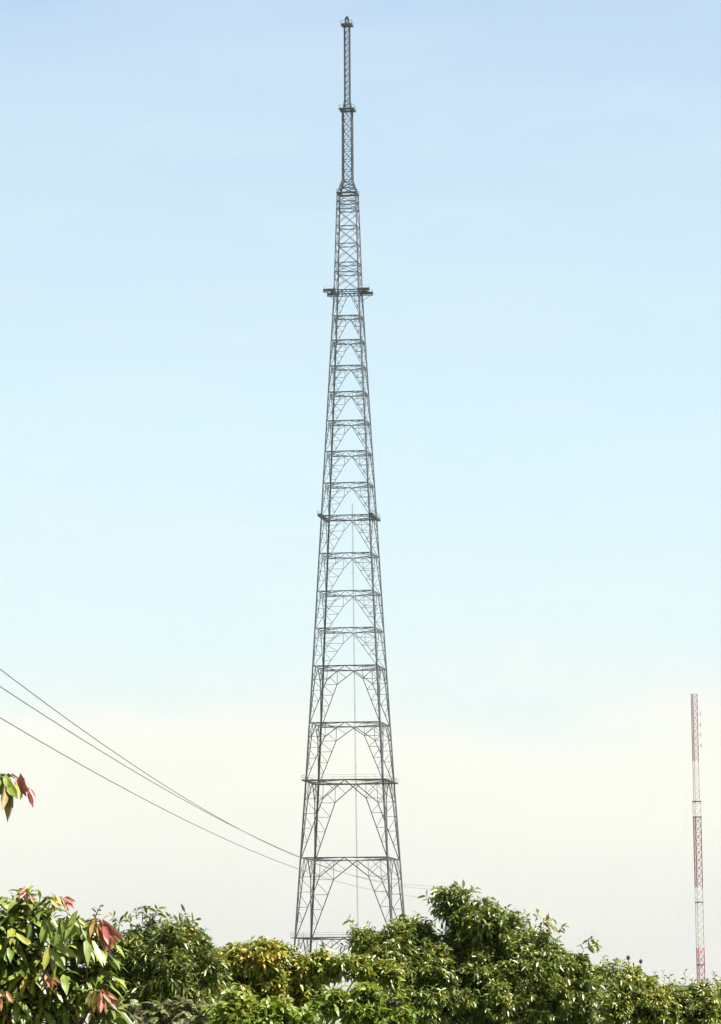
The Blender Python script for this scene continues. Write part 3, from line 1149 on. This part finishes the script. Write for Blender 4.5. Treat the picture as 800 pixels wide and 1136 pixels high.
# --- broad-leaved tree with red young leaves at the left edge
D_A = 18.0
rnd = random.Random(77)
C0 = at(-30, 1130, D_A + .3)
tree = thing('broad_leaved_tree', (C0.x, C0.y, 0), 'broad-leaved tree with drooping red young leaves at the left edge', 'tree')
lv, yg, tw, ytw = Leaves(), Leaves(), MB(), MB()
lobesA = [(6, 1012, 18), (34, 1014, 18, -.05), (58, 1026, 18), (84, 1044, 18), (104, 1058, 14), (12, 1050, 32), (52, 1068, 32, -.05), (92, 1090, 26),
          (20, 1104, 36), (70, 1116, 34), (116, 1118, 16), (112, 1088, 14), (-40, 1030, 50), (-60, 1100, 70)]
lowA = [(20, 1190, 60), (90, 1190, 50), (-60, 1200, 80), (20, 1300, 80)]
pts, C = lobe_pts(lobesA, D_A, 640, rnd, 9.1, .6, .4)
p2, C2 = lobe_pts(lowA, D_A, 220, rnd, 9.1, .7, .3)
for p, d, nv, i in pts + p2:
    dd = d * .7 + Vector((0, 0, .45)) + Vector((rnd.gauss(0, .35), rnd.gauss(0, .35), rnd.gauss(0, .25)))
    ln = .10 * rnd.uniform(.6, 1.2)
    small = rnd.random() < .68
    if small:
        whorl_leaves(lv, tw, p - dd.normalized() * ln * .6, dd, ln, 9, .058, .023, rnd, .35, tone=.6 + .5 * nv)
    else:
        whorl_leaves(lv, tw, p - dd.normalized() * ln * .6, dd, ln, 6, .115, .040, rnd, .6, tone=.5 + .45 * nv)


def hang(px, py, n, ll, lw, rng_tone, dist=D_A - .3, spread=.35, src=None, dirx=0.0, green=False):
    """A drooping tuft of leaves."""
    p = at(px, py, dist)
    q = at(*(src or (px - 12, py + 6)), dist + .1)
    ytw.tube([q, q.lerp(p, .5) + Vector((0, 0, .015)), p], [.006, .005, .003], 5, cap=False)
    for i in range(n):
        d = Vector((rnd.gauss(dirx, spread), rnd.gauss(-.15, spread), -1 + rnd.uniform(0, .5)))
        nrm = Vector((rnd.gauss(0, .5), -1, rnd.uniform(.1, .8)))
        s_ = rnd.uniform(.65, 1.1)
        (lv if green else yg).add(p + Vector((rnd.gauss(0, .008), rnd.gauss(0, .01), rnd.gauss(0, .01))), d, nrm, ll * s_, lw * s_,
                                  rnd.uniform(-.1, .25), rnd.uniform(.1, .3), rnd.uniform(*rng_tone))


hang(112, 1022, 13, 0.128, 0.029, (.25, 1.0), src=(88, 1030), dirx=.25)
hang(104, 1020, 9, 0.111, 0.030, (0, .4), src=(88, 1032), dirx=-.1)
hang(88, 1016, 6, 0.102, 0.032, (.3, .8), green=True, src=(80, 1034))
hang(72, 1018, 6, 0.119, 0.035, (.3, .8), green=True, src=(64, 1032))
hang(50, 1018, 4, 0.111, 0.035, (.5, .9), green=True, src=(46, 1032))
hang(54, 1050, 4, 0.128, 0.036, (.6, .95), green=True, src=(44, 1058), dirx=.5)
hang(16, 1040, 4, 0.119, 0.032, (.6, .95), green=True, src=(6, 1048), dirx=.8)
hang(70, 997, 10, 0.060, 0.013, (.5, 1.0), src=(50, 1004), dirx=.9, spread=.5)
hang(30, 988, 7, 0.060, 0.014, (.6, 1.0), src=(20, 1000), dirx=-.6, spread=.6)
hang(58, 996, 6, 0.085, 0.024, (.0, .35), src=(44, 1004), dirx=.5)
hang(56, 1082, 9, 0.068, 0.019, (.1, .6), src=(44, 1090), dirx=.1, spread=.6)
hang(114, 1100, 9, 0.093, 0.024, (.3, 1.0), src=(98, 1108), dirx=.25)
hang(104, 1098, 4, 0.085, 0.026, (.0, .2), src=(94, 1108), dirx=-.1)
hang(4, 1100, 6, 0.068, 0.022, (.2, .7), src=(-8, 1108), dirx=.2)
# small upright sprig
a, b = at(104, 1024, D_A), at(108, 1003, D_A)
twig_leaves(lv, tw, a, b - a, (b - a).length, 9, .03, .014, rnd, .15, tone=.65)
# long arching branch whose tip hangs into the picture from the left
tr_lo = at(-45, 1020, D_A)
br = [tr_lo, at(-60, 950, D_A), at(-48, 890, D_A), at(-24, 866, D_A - .1), at(4, 862, D_A - .15)]
ytw.tube(br, [.016, .013, .010, .007, .004], 6)
hang(2, 860, 6, .14, .042, (0, .9), dist=D_A - .15, src=(-10, 863), spread=.22, green=True)
hang(9, 862, 4, .16, .036, (0, .3), dist=D_A - .15, src=(0, 863), spread=.15, dirx=.12)
hang(16, 863, 3, .11, .036, (.0, .35), dist=D_A - .15, src=(4, 862), spread=.18, dirx=.15)
hang(21, 864, 3, .085, .034, (.65, 1.0), dist=D_A - .15, src=(8, 862), spread=.25, dirx=.5)
hang(31, 875, 4, .075, .022, (.5, .9), dist=D_A - .15, src=(20, 863), spread=.18, dirx=.15)
for px, py in ((-30, 868), (-50, 895), (-60, 940)):
    hang(px, py, 8, .13, .042, (.2, .9), dist=D_A, src=(px - 6, py), spread=.6, green=True)
spots = [(q[0], C[q[3]]) for q in rnd.sample(pts, 130)]
tw.add(ytw.v, ytw.f)
trunk_for(tree, C + C2 + [tr_lo], D_A, rnd, -30, .07, M_BARK, spots, m_=tw)
lv.build('crown', L_BROAD, tree, (0.34, 0.70, 0.9, 0.82))
o = yg.build('young_leaves', L_YOUNG, tree, (0.34, 0.70, 0.9, 0.82))
o['label'] = 'drooping red and yellowish young leaves'
